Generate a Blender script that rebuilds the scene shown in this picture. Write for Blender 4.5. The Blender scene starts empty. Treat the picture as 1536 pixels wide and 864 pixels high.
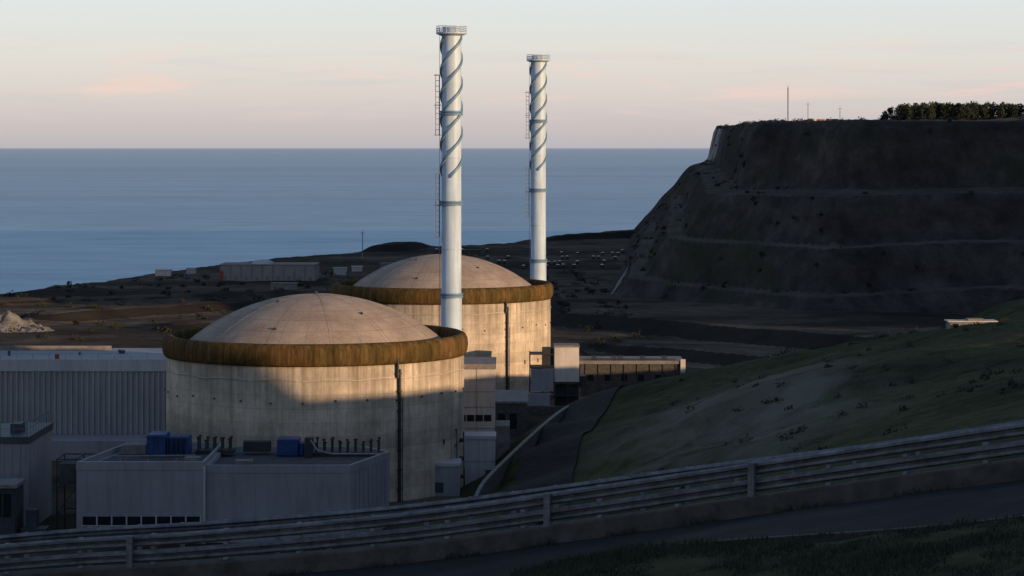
import bpy, bmesh, math, random
import numpy as np
from mathutils import Vector
random.seed(4); np.random.seed(4)
scene=bpy.context.scene
R=math.radians
# ------------------------------------------------------------------ sun geometry
ELEV=7.0; PHI=55.0           # sun from behind-right of the camera
S=(math.sin(R(PHI)),-math.cos(R(PHI)))
PLAT=14.0
# ------------------------------------------------------------------ node helpers
def new_mat(name):
    m=bpy.data.materials.new(name); m.use_nodes=True
    nt=m.node_tree; b=nt.nodes['Principled BSDF']; return m,nt,b
def N(nt,t,**k):
    n=nt.nodes.new(t)
    for a,v in k.items(): setattr(n,a,v)
    return n
def L(nt,a,b): nt.links.new(a,b)
def pos(nt,obj=False,scale=(1,1,1)):
    if obj: o=N(nt,'ShaderNodeTexCoord').outputs['Object']
    else: o=N(nt,'ShaderNodeNewGeometry').outputs['Position']
    mp=N(nt,'ShaderNodeMapping'); mp.inputs['Scale'].default_value=scale
    L(nt,o,mp.inputs['Vector']); return mp.outputs['Vector']
def noise(nt,vec,scale,detail=6,rough=.6,dist=0):
    n=N(nt,'ShaderNodeTexNoise'); n.inputs['Scale'].default_value=scale
    n.inputs['Detail'].default_value=detail; n.inputs['Roughness'].default_value=rough
    n.inputs['Distortion'].default_value=dist
    L(nt,vec,n.inputs['Vector']); return n.outputs['Fac']
def ramp(nt,fac,stops,interp='LINEAR'):
    r=N(nt,'ShaderNodeValToRGB'); cr=r.color_ramp; cr.interpolation=interp
    while len(cr.elements)<len(stops): cr.elements.new(0.5)
    for e,(p,c) in zip(cr.elements,stops):
        e.position=p; e.color=(c[0],c[1],c[2],1) if hasattr(c,'__len__') else (c,c,c,1)
    L(nt,fac,r.inputs['Fac']); return r.outputs['Color']
def mix(nt,a,b,fac,mode='MIX'):
    m=N(nt,'ShaderNodeMix',data_type='RGBA',blend_type=mode)
    for s,v in ((m.inputs['A'],a),(m.inputs['B'],b),(m.inputs['Factor'],fac)):
        if hasattr(v,'is_linked') or hasattr(v,'links'): L(nt,v,s)
        elif isinstance(v,(int,float)): s.default_value=v if s.type=='VALUE' else (v,v,v,1)
        else: s.default_value=(*v,1)
    return m.outputs['Result']
def math_(nt,op,a,b=None,c=None,clamp=False):
    m=N(nt,'ShaderNodeMath',operation=op); m.use_clamp=clamp
    for i,v in enumerate((a,b,c)):
        if v is None: continue
        if isinstance(v,(int,float)): m.inputs[i].default_value=v
        else: L(nt,v,m.inputs[i])
    return m.outputs[0]
def bump(nt,b,h,strength,dist):
    n=N(nt,'ShaderNodeBump'); n.inputs['Strength'].default_value=strength
    n.inputs['Distance'].default_value=dist
    L(nt,h,n.inputs['Height']); L(nt,n.outputs[0],b.inputs['Normal'])
def simple(name,c,rough=.7,var=.25,scale=.6,stretch=(1,1,1),bmp=0,metal=0,spec=.3):
    m,nt,b=new_mat(name); v=pos(nt,scale=stretch)
    f=noise(nt,v,scale,6,.65)
    col=ramp(nt,f,[(.3,[x*(1-var) for x in c]),(.7,[min(1,x*(1+var)) for x in c])])
    L(nt,col,b.inputs['Base Color']); b.inputs['Roughness'].default_value=rough
    b.inputs['Metallic'].default_value=metal; b.inputs['Specular IOR Level'].default_value=spec
    if bmp: bump(nt,b,f,.6,bmp)
    return m
def clad(name,c,var=.10):
    """painted metal cladding with dirt runs"""
    m,nt,b=new_mat(name)
    f=noise(nt,pos(nt,scale=(1,1,.12)),.9,7,.7); g=noise(nt,pos(nt),.12,4,.6)
    col=ramp(nt,f,[(.28,[x*(1-var*2.2) for x in c]),(.55,c),(.75,[x*(1+var) for x in c])])
    col=mix(nt,col,ramp(nt,g,[(.3,.82),(.7,1.06)]),.9,'MULTIPLY')
    L(nt,col,b.inputs['Base Color']); b.inputs['Roughness'].default_value=.6
    b.inputs['Specular IOR Level'].default_value=.25; return m
M={}
M['dark_steel']=simple('dark_steel',(.035,.035,.038),.6)
M['steel']=simple('galvanised_steel',(.22,.22,.24),.5,.3,2.0,metal=.3)
M['white_clad']=clad('white_cladding',(.46,.44,.45))
M['grey_clad']=clad('grey_cladding',(.29,.28,.30))
M['hall_clad']=clad('hall_cladding',(.35,.335,.335))
M['pale_clad']=clad('pale_cladding',(.60,.53,.47))
M['roof']=simple('roof_felt',(.065,.063,.068),.85,.35,.5)
M['window']=simple('window_glass',(.012,.015,.02),.15,.2,1,spec=.5)
M['blue']=simple('blue_paint',(.012,.05,.17),.5,.35,.8)
M['red']=simple('red_paint',(.30,.05,.03),.5,.2,.8)
M['conc']=simple('plain_concrete',(.20,.18,.165),.85,.3,.8,bmp=.02)
M['conc_dk']=simple('weathered_concrete',(.075,.065,.057),.9,.45,1.6,bmp=.04)
M['trunk']=simple('bark',(.05,.035,.025),.9)
M['cable']=simple('pale_cable',(.5,.45,.4),.8)
M['teal']=simple('teal_paint',(.06,.12,.12),.6)
M['dkclad']=simple('dark_cladding',(.05,.052,.065),.5,.2,.4)

def reactor_concrete():
    m,nt,b=new_mat('containment_concrete')
    o=N(nt,'ShaderNodeTexCoord').outputs['Object']
    sep=N(nt,'ShaderNodeSeparateXYZ'); L(nt,o,sep.inputs[0])
    streak=noise(nt,pos(nt,True,(1,1,.05)),.55,8,.65)
    patch=noise(nt,pos(nt,True,(.6,.6,1)),.22,5,.6)
    fine=noise(nt,pos(nt,True,(1,1,.35)),2.2,8,.7)
    c=ramp(nt,streak,[(.30,(.35,.275,.20)),(.5,(.57,.465,.355)),(.72,(.69,.58,.46))])
    c=mix(nt,c,ramp(nt,patch,[(.3,.58),(.65,1.08)]),.9,'MULTIPLY')
    c=mix(nt,c,ramp(nt,fine,[(.25,.66),(.6,1.05)]),.8,'MULTIPLY')
    fr=math_(nt,'FRACT',math_(nt,'DIVIDE',sep.outputs[2],2.15))
    jl=math_(nt,'LESS_THAN',fr,.05)
    an=math_(nt,'ARCTAN2',sep.outputs[1],sep.outputs[0])
    va=math_(nt,'LESS_THAN',math_(nt,'FRACT',math_(nt,'MULTIPLY',an,36/6.28318)),.035)
    j=math_(nt,'MAXIMUM',jl,math_(nt,'MULTIPLY',va,.6))
    c=mix(nt,c,(.2,.165,.13),math_(nt,'MULTIPLY',j,.34))
    wn=N(nt,'ShaderNodeTexWhiteNoise',noise_dimensions='1D'); L(nt,math_(nt,'FLOOR',math_(nt,'DIVIDE',sep.outputs[2],2.15)),wn.inputs['W'])
    c=mix(nt,c,ramp(nt,wn.outputs[0],[(0,.84),(1,1.05)]),1.0,'MULTIPLY')
    dr=noise(nt,pos(nt,True,(1,1,.02)),1.1,5,.7)
    top=math_(nt,'MULTIPLY',math_(nt,'SUBTRACT',sep.outputs[2],11.0),.085,clamp=True)
    st=math_(nt,'MULTIPLY',math_(nt,'MULTIPLY',ramp(nt,dr,[(.44,0),(.64,1)]),top),.7)
    c=mix(nt,c,(.15,.115,.075),st)
    L(nt,c,b.inputs['Base Color']); b.inputs['Roughness'].default_value=.9
    b.inputs['Specular IOR Level'].default_value=.15
    bump(nt,b,fine,.5,.05); return m
M['rc']=reactor_concrete()
def cornice():
    m,nt,b=new_mat('mossy_cornice')
    streak=noise(nt,pos(nt,True,(1,1,.08)),1.3,8,.72)
    big=noise(nt,pos(nt,True),.16,3,.5)
    c=ramp(nt,streak,[(.32,(.036,.024,.010)),(.5,(.088,.056,.022)),(.68,(.175,.118,.052))])
    c=mix(nt,c,ramp(nt,big,[(.35,(.8,.85,.75)),(.65,(1.2,1.05,1.0))]),1,'MULTIPLY')
    L(nt,c,b.inputs['Base Color']); b.inputs['Roughness'].default_value=.95
    b.inputs['Specular IOR Level'].default_value=.1
    bump(nt,b,streak,.8,.12); return m
M['cornice']=cornice()
def dome_mat():
    m,nt,b=new_mat('dome_concrete')
    o=N(nt,'ShaderNodeTexCoord').outputs['Object']
    sep=N(nt,'ShaderNodeSeparateXYZ'); L(nt,o,sep.inputs[0])
    n1=noise(nt,pos(nt,True),.18,6,.65); n2=noise(nt,pos(nt,True,(1,1,1)),2.5,8,.7)
    c=ramp(nt,n1,[(.3,(.28,.215,.17)),(.7,(.46,.36,.29))])
    c=mix(nt,c,ramp(nt,n2,[(.25,.65),(.65,1.06)]),.85,'MULTIPLY')
    an=math_(nt,'ARCTAN2',sep.outputs[1],sep.outputs[0])
    va=math_(nt,'LESS_THAN',math_(nt,'FRACT',math_(nt,'MULTIPLY',an,28/6.28318)),.03)
    rr=math_(nt,'SQRT',math_(nt,'ADD',math_(nt,'MULTIPLY',sep.outputs[0],sep.outputs[0]),math_(nt,'MULTIPLY',sep.outputs[1],sep.outputs[1])))
    vr=math_(nt,'LESS_THAN',math_(nt,'FRACT',math_(nt,'DIVIDE',rr,2.9)),.06)
    c=mix(nt,c,(.15,.12,.10),math_(nt,'MULTIPLY',math_(nt,'MAXIMUM',va,vr),.4))
    L(nt,c,b.inputs['Base Color']); b.inputs['Roughness'].default_value=.9
    b.inputs['Specular IOR Level'].default_value=.15
    bump(nt,b,n2,.5,.05); return m
M['dome']=dome_mat()
def chim():
    m,nt,b=new_mat('painted_chimney_steel')
    s=noise(nt,pos(nt,True,(1,1,.06)),1.3,7,.6); s2=noise(nt,pos(nt,True),.25,4,.6)
    c=ramp(nt,s,[(.3,(.37,.45,.53)),(.6,(.50,.60,.70))])
    c=mix(nt,c,ramp(nt,s2,[(.3,.85),(.7,1.05)]),1,'MULTIPLY')
    L(nt,c,b.inputs['Base Color']); b.inputs['Roughness'].default_value=.5; return m
M['chim']=chim()
M['strake']=simple('strake_paint',(.13,.215,.31),.5,.15,.8)

def ground_mat(name,cols,scale,sc2=.25,bmp=.4,stretch=(1,1,1),green=None):
    m,nt,b=new_mat(name)
    v=pos(nt,scale=stretch); n1=noise(nt,v,scale,8,.65,.3); n2=noise(nt,pos(nt),sc2,8,.7)
    n3=noise(nt,pos(nt),2.5,5,.7)
    c=ramp(nt,n1,[(.32,cols[0]),(.5,cols[1]),(.66,cols[2])])
    c=mix(nt,c,ramp(nt,n2,[(.3,.5),(.65,1.35)]),.85,'MULTIPLY')
    c=mix(nt,c,ramp(nt,n3,[(.3,.65),(.65,1.25)]),.8,'MULTIPLY')
    if green:
        n4=noise(nt,pos(nt),green[1],6,.6,.5)
        c=mix(nt,c,green[0],ramp(nt,n4,[(.5,0),(.6,.8)]))
    L(nt,c,b.inputs['Base Color']); b.inputs['Roughness'].default_value=1
    b.inputs['Specular IOR Level'].default_value=.03
    bump(nt,b,n2,.7,bmp); return m,nt,b,c
def hillm():
    m,nt,b,c=ground_mat('hill_grass',[(.030,.030,.017),(.056,.060,.029),(.085,.078,.044)],.035,.35,.6)
    n=noise(nt,pos(nt,scale=(1,.6,1)),.035,8,.7,1.0); sp=N(nt,'ShaderNodeSeparateXYZ'); L(nt,pos(nt),sp.inputs[0])
    # worn, stony ground around the old quarry track
    dx=math_(nt,'DIVIDE',math_(nt,'SUBTRACT',sp.outputs[0],31),22); dy=math_(nt,'DIVIDE',math_(nt,'SUBTRACT',sp.outputs[1],345),75)
    rr=math_(nt,'ADD',math_(nt,'MULTIPLY',dx,dx),math_(nt,'MULTIPLY',dy,dy))
    near=math_(nt,'SUBTRACT',1.25,rr,clamp=True)
    f=math_(nt,'MULTIPLY',ramp(nt,n,[(.42,0),(.6,.95)]),near)
    c=mix(nt,c,(.15,.135,.11),f); L(nt,c,b.inputs['Base Color']); return m
M['hill']=hillm()
def platm():
    m,nt,b,c=ground_mat('platform_ground',[(.032,.026,.021),(.080,.061,.045),(.15,.115,.085)],.012,.09,1.0,(.5,1,1),((.026,.023,.017),.02))
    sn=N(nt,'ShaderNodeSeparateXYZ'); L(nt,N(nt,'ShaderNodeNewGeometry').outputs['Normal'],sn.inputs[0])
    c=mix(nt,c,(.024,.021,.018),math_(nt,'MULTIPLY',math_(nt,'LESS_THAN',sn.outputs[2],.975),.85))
    L(nt,c,b.inputs['Base Color']); return m
M['plat']=platm()
def cliffm():
    m,nt,b,c=ground_mat('cliff_earth',[(.036,.031,.029),(.054,.046,.043),(.080,.068,.060)],.03,.12,1.0,(1,1,2.0))
    g=N(nt,'ShaderNodeNewGeometry'); sp=N(nt,'ShaderNodeSeparateXYZ'); L(nt,g.outputs['Position'],sp.inputs[0])
    sn=N(nt,'ShaderNodeSeparateXYZ'); L(nt,g.outputs['Normal'],sn.inputs[0])
    tf=ramp(nt,noise(nt,pos(nt,scale=(1,.5,1)),.022,7,.65,.6),[(.5,0),(.58,.7)])
    c=mix(nt,c,(.036,.038,.023),tf)
    bench=ramp(nt,sn.outputs[2],[(.84,0),(.94,.9)])
    bench=math_(nt,'MULTIPLY',bench,ramp(nt,noise(nt,pos(nt),.035,6,.65),[(.33,.25),(.6,1)]))
    c=mix(nt,c,(.115,.094,.075),bench)
    steep=math_(nt,'LESS_THAN',sn.outputs[2],.62)
    far=math_(nt,'MULTIPLY',math_(nt,'SUBTRACT',sp.outputs[1],1450),.012,clamp=True)
    hi=math_(nt,'GREATER_THAN',sp.outputs[2],60)
    nn=ramp(nt,noise(nt,pos(nt,scale=(1,1,.2)),.16,6,.7),[(.40,0),(.53,1)])
    f=math_(nt,'MULTIPLY',math_(nt,'MULTIPLY',math_(nt,'MULTIPLY',steep,far),hi),nn)
    c=mix(nt,c,(.34,.31,.28),f)
    flat=math_(nt,'MULTIPLY',math_(nt,'GREATER_THAN',sn.outputs[2],.97),math_(nt,'GREATER_THAN',sp.outputs[2],77))
    c=mix(nt,c,(.24,.14,.07),math_(nt,'MULTIPLY',flat,.8))  # orange on the flat cliff top paints in the low sun's warm light
    L(nt,c,b.inputs['Base Color']); return m
M['cliff']=cliffm()
M['chalk']=simple('chalk',(.15,.14,.132),.95,.5,.3,bmp=.3)
def asphalt():
    m,nt,b=new_mat('asphalt')
    n1=noise(nt,pos(nt),.5,8,.7); n2=noise(nt,pos(nt),25,3,.7)
    c=ramp(nt,n1,[(.3,(.014,.013,.014)),(.7,(.036,.033,.034))])
    c=mix(nt,c,ramp(nt,n2,[(.3,.5),(.7,1.5)]),.8,'MULTIPLY')
    L(nt,c,b.inputs['Base Color']); b.inputs['Roughness'].default_value=.9
    b.inputs['Specular IOR Level'].default_value=.1
    bump(nt,b,n2,.5,.01); return m
M['asph']=asphalt()
M['grass']=simple('grass_blades',(.036,.042,.026),.9,.5,1.2)
M['leaf']=simple('pine_foliage',(.020,.026,.014),.9,.5,.25)
M['bush']=simple('scrub_foliage',(.022,.021,.013),.95,.5,.4)
M['carpaint']=simple('dusty_car_paint',(.06,.06,.065),.5,.5,.1)
M['warm']=simple('painted_warm_sunlight',(.36,.22,.12),.9,.4,.3)  # orange base colour stands in for low sunlight on the cliff-top huts

# ------------------------------------------------------------------ mesh helpers
def obj_from(name,verts,faces,mat,loc=(0,0,0),parent=None,smooth=False):
    me=bpy.data.meshes.new(name)
    me.from_pydata([tuple(v) for v in verts],[],[tuple(f) for f in faces]); me.update()
    if smooth: me.polygons.foreach_set('use_smooth',[True]*len(me.polygons))
    o=bpy.data.objects.new(name,me); scene.collection.objects.link(o)
    for m in (mat if isinstance(mat,(list,tuple)) else [mat]): me.materials.append(m)
    if parent: o.parent=parent; o.location=(0,0,0)
    else: o.location=loc
    return o
def group(name,loc):
    e=bpy.data.objects.new(name,None); e.location=loc; e.empty_display_size=1
    scene.collection.objects.link(e); return e
class Acc:
    """accumulates boxes / cylinders into one mesh (local coordinates)"""
    def __init__(s): s.v=[]; s.f=[]
    def box(s,x0,x1,y0,y1,z0,z1):
        b=len(s.v)
        s.v+=[(x0,y0,z0),(x1,y0,z0),(x1,y1,z0),(x0,y1,z0),(x0,y0,z1),(x1,y0,z1),(x1,y1,z1),(x0,y1,z1)]
        s.f+=[tuple(b+i for i in q) for q in ((0,3,2,1),(4,5,6,7),(0,1,5,4),(1,2,6,5),(2,3,7,6),(3,0,4,7))]
        return s
    def prism(s,poly,z0,z1):
        b=len(s.v); n=len(poly)
        s.v+=[(p[0],p[1],z0) for p in poly]+[(p[0],p[1],z1) for p in poly]
        s.f.append(tuple(b+i for i in range(n-1,-1,-1))); s.f.append(tuple(b+n+i for i in range(n)))
        for i in range(n): j=(i+1)%n; s.f.append((b+i,b+j,b+n+j,b+n+i))
        return s
    def beam(s,p,q,w,seg=6):
        p=Vector(p); q=Vector(q); d=(q-p)
        if d.length<1e-6: return s
        d.normalize(); a=d.orthogonal().normalized(); c=d.cross(a); b=len(s.v)
        for e in (p,q):
            for i in range(seg):
                t=2*math.pi*i/seg; s.v.append(tuple(e+a*math.cos(t)*w+c*math.sin(t)*w))
        for i in range(seg):
            j=(i+1)%seg; s.f.append((b+i,b+j,b+seg+j,b+seg+i))
        s.f.append(tuple(b+i for i in range(seg-1,-1,-1))); s.f.append(tuple(b+seg+i for i in range(seg)))
        return s
    def obox(s,c,hx,hy,hz,ang):
        ca,sa=math.cos(ang),math.sin(ang); b=len(s.v)
        for z in (-hz,hz):
            for x,y in ((-hx,-hy),(hx,-hy),(hx,hy),(-hx,hy)):
                s.v.append((c[0]+x*ca-y*sa,c[1]+x*sa+y*ca,c[2]+z))
        s.f+=[tuple(b+i for i in q) for q in ((0,3,2,1),(4,5,6,7),(0,1,5,4),(1,2,6,5),(2,3,7,6),(3,0,4,7))]
        return s
    def done(s,name,mat,parent=None,loc=(0,0,0),smooth=False,bev=0):
        o=obj_from(name,s.v,s.f,mat,loc,parent,smooth)
        if bev:
            m=o.modifiers.new('b','BEVEL'); m.width=bev; m.segments=1
        return o
def lathe(name,prof,mat,parent,seg=128,smooth=True):
    v=[];f=[]
    for r,z in prof:
        for i in range(seg):
            t=2*math.pi*i/seg; v.append((r*math.cos(t),r*math.sin(t),z))
    n=len(prof)
    for k in range(n-1):
        for i in range(seg):
            j=(i+1)%seg; f.append((k*seg+i,k*seg+j,(k+1)*seg+j,(k+1)*seg+i))
    return obj_from(name,v,f,mat,parent=parent,smooth=smooth)
_t=np.random.rand(256,256)
def vn(x,y):
    xi=np.floor(x).astype(int); yi=np.floor(y).astype(int); fx=x-xi; fy=y-yi
    fx=fx*fx*(3-2*fx); fy=fy*fy*(3-2*fy)
    a=_t[xi%256,yi%256]; b=_t[(xi+1)%256,yi%256]; c=_t[xi%256,(yi+1)%256]; d=_t[(xi+1)%256,(yi+1)%256]
    return (a*(1-fx)+b*fx)*(1-fy)+(c*(1-fx)+d*fx)*fy
def fbm(x,y,o=4):
    r=0;a=1;t=0
    for i in range(o):
        r=r+a*vn(x*2**i+17.3*i,y*2**i+5.1*i); t+=a; a*=.5
    return r/t*2-1
def sstep(a,b,x):
    t=np.clip((x-a)/(b-a),0,1); return t*t*(3-2*t)
def grid_mesh(name,xs,ys,zf,mat,smooth=True,keep=None):
    X,Y=np.meshgrid(xs,ys); Z=zf(X,Y); nx=len(xs); ny=len(ys)
    v=np.stack([X.ravel(),Y.ravel(),Z.ravel()],1)
    idx=np.arange(nx*ny).reshape(ny,nx)
    a=idx[:-1,:-1].ravel(); b=idx[:-1,1:].ravel(); c=idx[1:,1:].ravel(); d=idx[1:,:-1].ravel()
    F=np.stack([a,b,c,d],1)
    if keep is not None:
        k=keep(X,Y,Z).ravel(); F=F[k[F].any(axis=1)]
    me=bpy.data.meshes.new(name)
    me.vertices.add(len(v)); me.vertices.foreach_set('co',v.ravel())
    me.loops.add(len(F)*4); me.loops.foreach_set('vertex_index',F.ravel().astype(np.int32))
    me.polygons.add(len(F)); me.polygons.foreach_set('loop_start',np.arange(0,len(F)*4,4,dtype=np.int32))
    me.polygons.foreach_set('loop_total',np.full(len(F),4,dtype=np.int32))
    me.update(calc_edges=True); me.polygons.foreach_set('use_smooth',[smooth]*len(F))
    me.materials.append(mat)
    o=bpy.data.objects.new(name,me); scene.collection.objects.link(o); return o
def poly_sd(X,Y,P,closed=True):
    n=len(P); D=np.full(X.shape,1e9); ins=np.zeros(X.shape,bool)
    for i in range(n if closed else n-1):
        x0,y0=P[i]; x1,y1=P[(i+1)%n]; dx,dy=x1-x0,y1-y0
        t=np.clip(((X-x0)*dx+(Y-y0)*dy)/(dx*dx+dy*dy),0,1)
        D=np.minimum(D,np.hypot(X-x0-t*dx,Y-y0-t*dy))
        if closed and dy!=0:
            c=((Y>=min(y0,y1))&(Y<max(y0,y1)))&(X<x0+(Y-y0)*dx/dy); ins^=c
    return D,ins

# ------------------------------------------------------------------ near road (rail-top heights)
G=np.array([(75,0,70.5),(45,28,68.8),(28,42.5,67.0),(18.5,49,65.6),(11.3,53,63.96),(5.83,57,62.56),(1.51,59,61.63),(-2.82,60.5,60.82),(-8.06,62,60.13),(-13.4,63,59.62),(-24,64,58.4),(-45,64,56.0),(-80,62,51.5),(-150,60,44)],float)
def catmull(P,k):
    P=np.asarray(P,float); out=[]
    Q=np.vstack([2*P[0]-P[1],P,2*P[-1]-P[-2]])
    for i in range(1,len(Q)-2):
        for t in np.linspace(0,1,k,endpoint=False):
            a,b,c,d=Q[i-1],Q[i],Q[i+1],Q[i+2]
            out.append(.5*((2*b)+(-a+c)*t+(2*a-5*b+4*c-d)*t*t+(-a+3*b-3*c+d)*t**3))
    out.append(P[-1]); return np.array(out)
GD=catmull(G,8)
def road_oz(X,Y):
    D=np.full(X.shape,1e9); O=np.zeros(X.shape); Z=np.zeros(X.shape)
    for i in range(len(GD)-1):
        x0,y0,z0=GD[i]; x1,y1,z1=GD[i+1]; dx,dy=x1-x0,y1-y0; l2=dx*dx+dy*dy
        t=np.clip(((X-x0)*dx+(Y-y0)*dy)/l2,0,1)
        d=np.hypot(X-x0-t*dx,Y-y0-t*dy); sgn=np.sign(dx*(Y-y0)-dy*(X-x0))
        m=d<D; D=np.where(m,d,D); O=np.where(m,d*sgn,O); Z=np.where(m,z0+t*(z1-z0),Z)
    return O,Z
RDROP=1.25; RW=9.6
C=[(42.7,200,47.9),(17.6,100,56),(24,200,44),(36,300,35.2),(20,300,31),(10.5,345,20.6),(10.8,375,20.7),(15.4,415,21.8),(21,375,27),(19,345,27.5),(22.9,430,24.3),
(36,480,22.5),(54,450,31.5),(67,430,36.2),(85,400,41),(56,320,38.2),(64,300,42.7),(36.9,400,29),(12,200,37),(5,120,46),
(0,120,43),(0,200,29),(2,280,22),(0,320,19.5),(-2.2,350,19.2),(5,350,19.6),(4,382,19.7),(10.5,430,20.2),(19,480,19.3),(34.8,540,16.3),(57,600,12.5),
(-5.2,355,18.4),(-.9,390,19.3),(3.8,425,20.4),(9.2,460,19.8),(-14,340,13),(-12,380,12),(-5,420,12),(0,460,12),(8,510,12),(20,580,10),
(-20,310,13),(-60,300,12),(-60,240,17),(-60,150,33),(-20,150,36),(-20,220,24),(-60,90,47),(-120,300,12),(-120,200,22),(-120,120,34),
(50,150,53),(60,100,60),(90,200,56),(90,300,47),(90,100,62),(90,500,28),(80,560,18),(60,520,22),(100,600,12),(45,560,14),(100,0,66),
(8,64,60.5),(-8,72,56.5),(24,58,62.5),(-30,74,53),(140,300,47),(140,400,36),(140,500,26),(140,600,14)]
C=np.array(C,float)
def tps_fit(C):
    n=len(C); s=100.
    P=C[:,:2]/s; d=np.hypot(P[:,None,0]-P[None,:,0],P[:,None,1]-P[None,:,1])
    K=np.where(d>0,d*d*np.log(d+1e-12),0)+np.eye(n)*1e-3
    A=np.zeros((n+3,n+3)); A[:n,:n]=K; A[:n,n]=1; A[:n,n+1:]=P; A[n,:n]=1; A[n+1:,:n]=P.T
    w=np.linalg.solve(A,np.concatenate([C[:,2],[0,0,0]]))
    return P,w
TP,TW=tps_fit(C)
def tps(X,Y):
    x=X/100.;y=Y/100.; r=TW[-3]+TW[-2]*x+TW[-1]*y
    for (px,py),w in zip(TP,TW[:-3]):
        d2=(x-px)**2+(y-py)**2; r=r+w*.5*d2*np.log(d2+1e-12)
    return r
PERP=(math.cos(R(PHI)),math.sin(R(PHI)))
def shadow_ridge(X,Y):  # unseen ridge, heights shaped so its shadow edge crosses the front reactor
    u=X*PERP[0]+Y*PERP[1]
    us=[-200,120,200,250,285.3,286.9,309,336,350,370,395,411,440,480,520]
    zs=[ 96, 96, 78, 68, 64,   53.5, 52.0, 47,46, 44,  39, 34,34,34,30]
    return np.interp(u,us,zs)-7*sstep(149,158,X)
SR=[(2,300),(3.2,330),(4.0,352),(6.0,385),(11.5,430),(20,480),(34.8,540),(57,600),(90,640)]
def hill_z(X,Y):
    h=tps(X,Y)
    ds,_=poly_sd(X,Y,SR,False); q=sstep(5,13,ds)
    h=h+(1.3*fbm(X/22,Y/22,4)*sstep(90,200,Y)+.4*fbm(X/4,Y/4,3))*q
    k=sstep(88,138,X); h=h*(1-k)+shadow_ridge(X,Y)*k
    o,rz=road_oz(X,Y)
    far=sstep(-14,-2.5,o)
    h=h*(1-far)+(rz-RDROP-.15)*far
    h=np.where(o>-2.5,rz-RDROP-.15+0*h,h)
    h=np.where(o>-.6,rz-RDROP-.5,h)
    bank=rz-RDROP+.10-.02*(o-RW)+.06*fbm(X/1.3,Y/1.3,3)
    h=np.where(o>RW+.1,bank,h)
    h=np.where(o>RW+.1,h*(1-sstep(70,150,X))+shadow_ridge(X,Y)*sstep(70,150,X),h)
    return np.maximum(h,12.5)
xs=np.concatenate([np.arange(-150,-24,4),np.arange(-24,30,1.0),np.arange(30,100,2),np.arange(100,138,4),np.arange(138,152,1.0),np.arange(152,340,5)])
ys=np.concatenate([np.arange(-60,24,4),np.arange(24,90,1.0),np.arange(90,230,2.2),np.arange(230,262,.8),np.arange(262,640,2.2)])
grid_mesh('hillside_terrain',xs,ys,hill_z,M['hill'],keep=lambda X,Y,Z:(Z>12.6))

# ------------------------------------------------------------------ platform + coast
COAST=[(-520,-100),(-520,400),(-330,800),(-219,1028),(-190,1160),(-155,1301),(-83,1440),(0,1560),(90,1700),(900,1710),(900,-100)]
def plat_z(X,Y):
    D,ins=poly_sd(X,Y,COAST)
    Dj=D+7*fbm(X/45,Y/45,3)
    base=PLAT-4*sstep(650,1000,Y)
    rough=sstep(640,720,Y)
    z=base+rough*(1.0*fbm(X/50,Y/50,5)+.8*np.abs(fbm(X/14,Y/14,3)))
    dk,_=poly_sd(X,Y,[(-72,1390),(-60,1480),(20,1560),(110,1660)],False)
    z=z+4.0*(1-sstep(7,18,dk))
    dm,_=poly_sd(X,Y,[(-150,800),(-110,860),(-60,900)],False); z=z+3.4*(1-sstep(5,18,dm))
    dm,_=poly_sd(X,Y,[(-100,740),(-70,790),(-40,800)],False); z=z+2.8*(1-sstep(4,14,dm))
    dm,_=poly_sd(X,Y,[(-200,900),(-120,960),(-60,980)],False); z=z+2.0*(1-sstep(4,14,dm))
    t=(Y-(772-(X-19.7)*1.45))/1.76
    z=z+np.where(X>5,1,0)*sstep(5,20,X)*(4.4*sstep(-11,0,t)*(1-sstep(60,160,t)))
    t2=(Y-(700-(X-19.7)*1.25))/1.6
    z=z-sstep(12,26,X)*3.2*sstep(-34,-24,t2)*(1-sstep(-4,6,t2))*(Y>560)
    shore=-7+ Dj*.75
    return np.where(ins,np.minimum(z,np.maximum(shore,-7)),-7)
grid_mesh('platform_ground',np.concatenate([np.arange(-540,-240,12),np.arange(-240,140,2.5),np.arange(140,900,20)]),
          np.concatenate([np.arange(-100,560,20),np.arange(560,1730,3.2)]),plat_z,M['plat'])
# ------------------------------------------------------------------ cliff
CP=[(85,1700),(62,1300),(34,885),(92,762),(160,792),(225,748),(262,640),(300,500),(900,420),(900,1700)]
def cliff_z(X,Y):
    D,ins=poly_sd(X,Y,CP)
    g=1-np.abs(fbm(X/26+8,Y/26,3))*2          # erosion gullies
    Dj=D+(2.8*fbm(X/55+3,Y/55,3)+.8*g-.4)*np.clip(D/10,0,1)+.7*fbm(X/8,Y/8,3)*np.clip(D/6,0,1)
    top=80.2+(Y-900)*.0062
    top=top+36*sstep(176,235,X)*(1-sstep(800,960,Y))+.7*fbm(X/30,Y/30,3)  # unseen arm on the right, raised to keep the cliff face in shade
    wob=.03*fbm(X/90+2,Y/90+9,2)
    pr1=np.interp(Dj,[0,10,16.5,23.5,31,38.5,46,52,55.5,59],[0,.175,.18,.39,.40,.63,.64,.66,.93,1.0])
    pr2=np.interp(Dj,[0,42,46,55,57,60],[0,.625,.65,.67,.90,1.0])
    k=sstep(1300,1560,Y)*.85
    pr=pr1*(1-k)+pr2*k+wob*np.clip(D/12,0,1)*np.clip((58-D)/10,0,1)
    z=11+(top-11)*pr+.4*fbm(X/7,Y/7,3)
    return np.where(ins,z,8.)
grid_mesh('cliff_terrain',np.concatenate([np.arange(20,240,2.0),np.arange(240,900,12)]),np.arange(420,1704,2.4),cliff_z,M['cliff'],
          keep=lambda X,Y,Z:(Z>9))
def cz(x,y): return float(cliff_z(np.array([x]),np.array([y]))[0])
def hz(x,y): return float(hill_z(np.array([x]),np.array([y]))[0])
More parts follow.
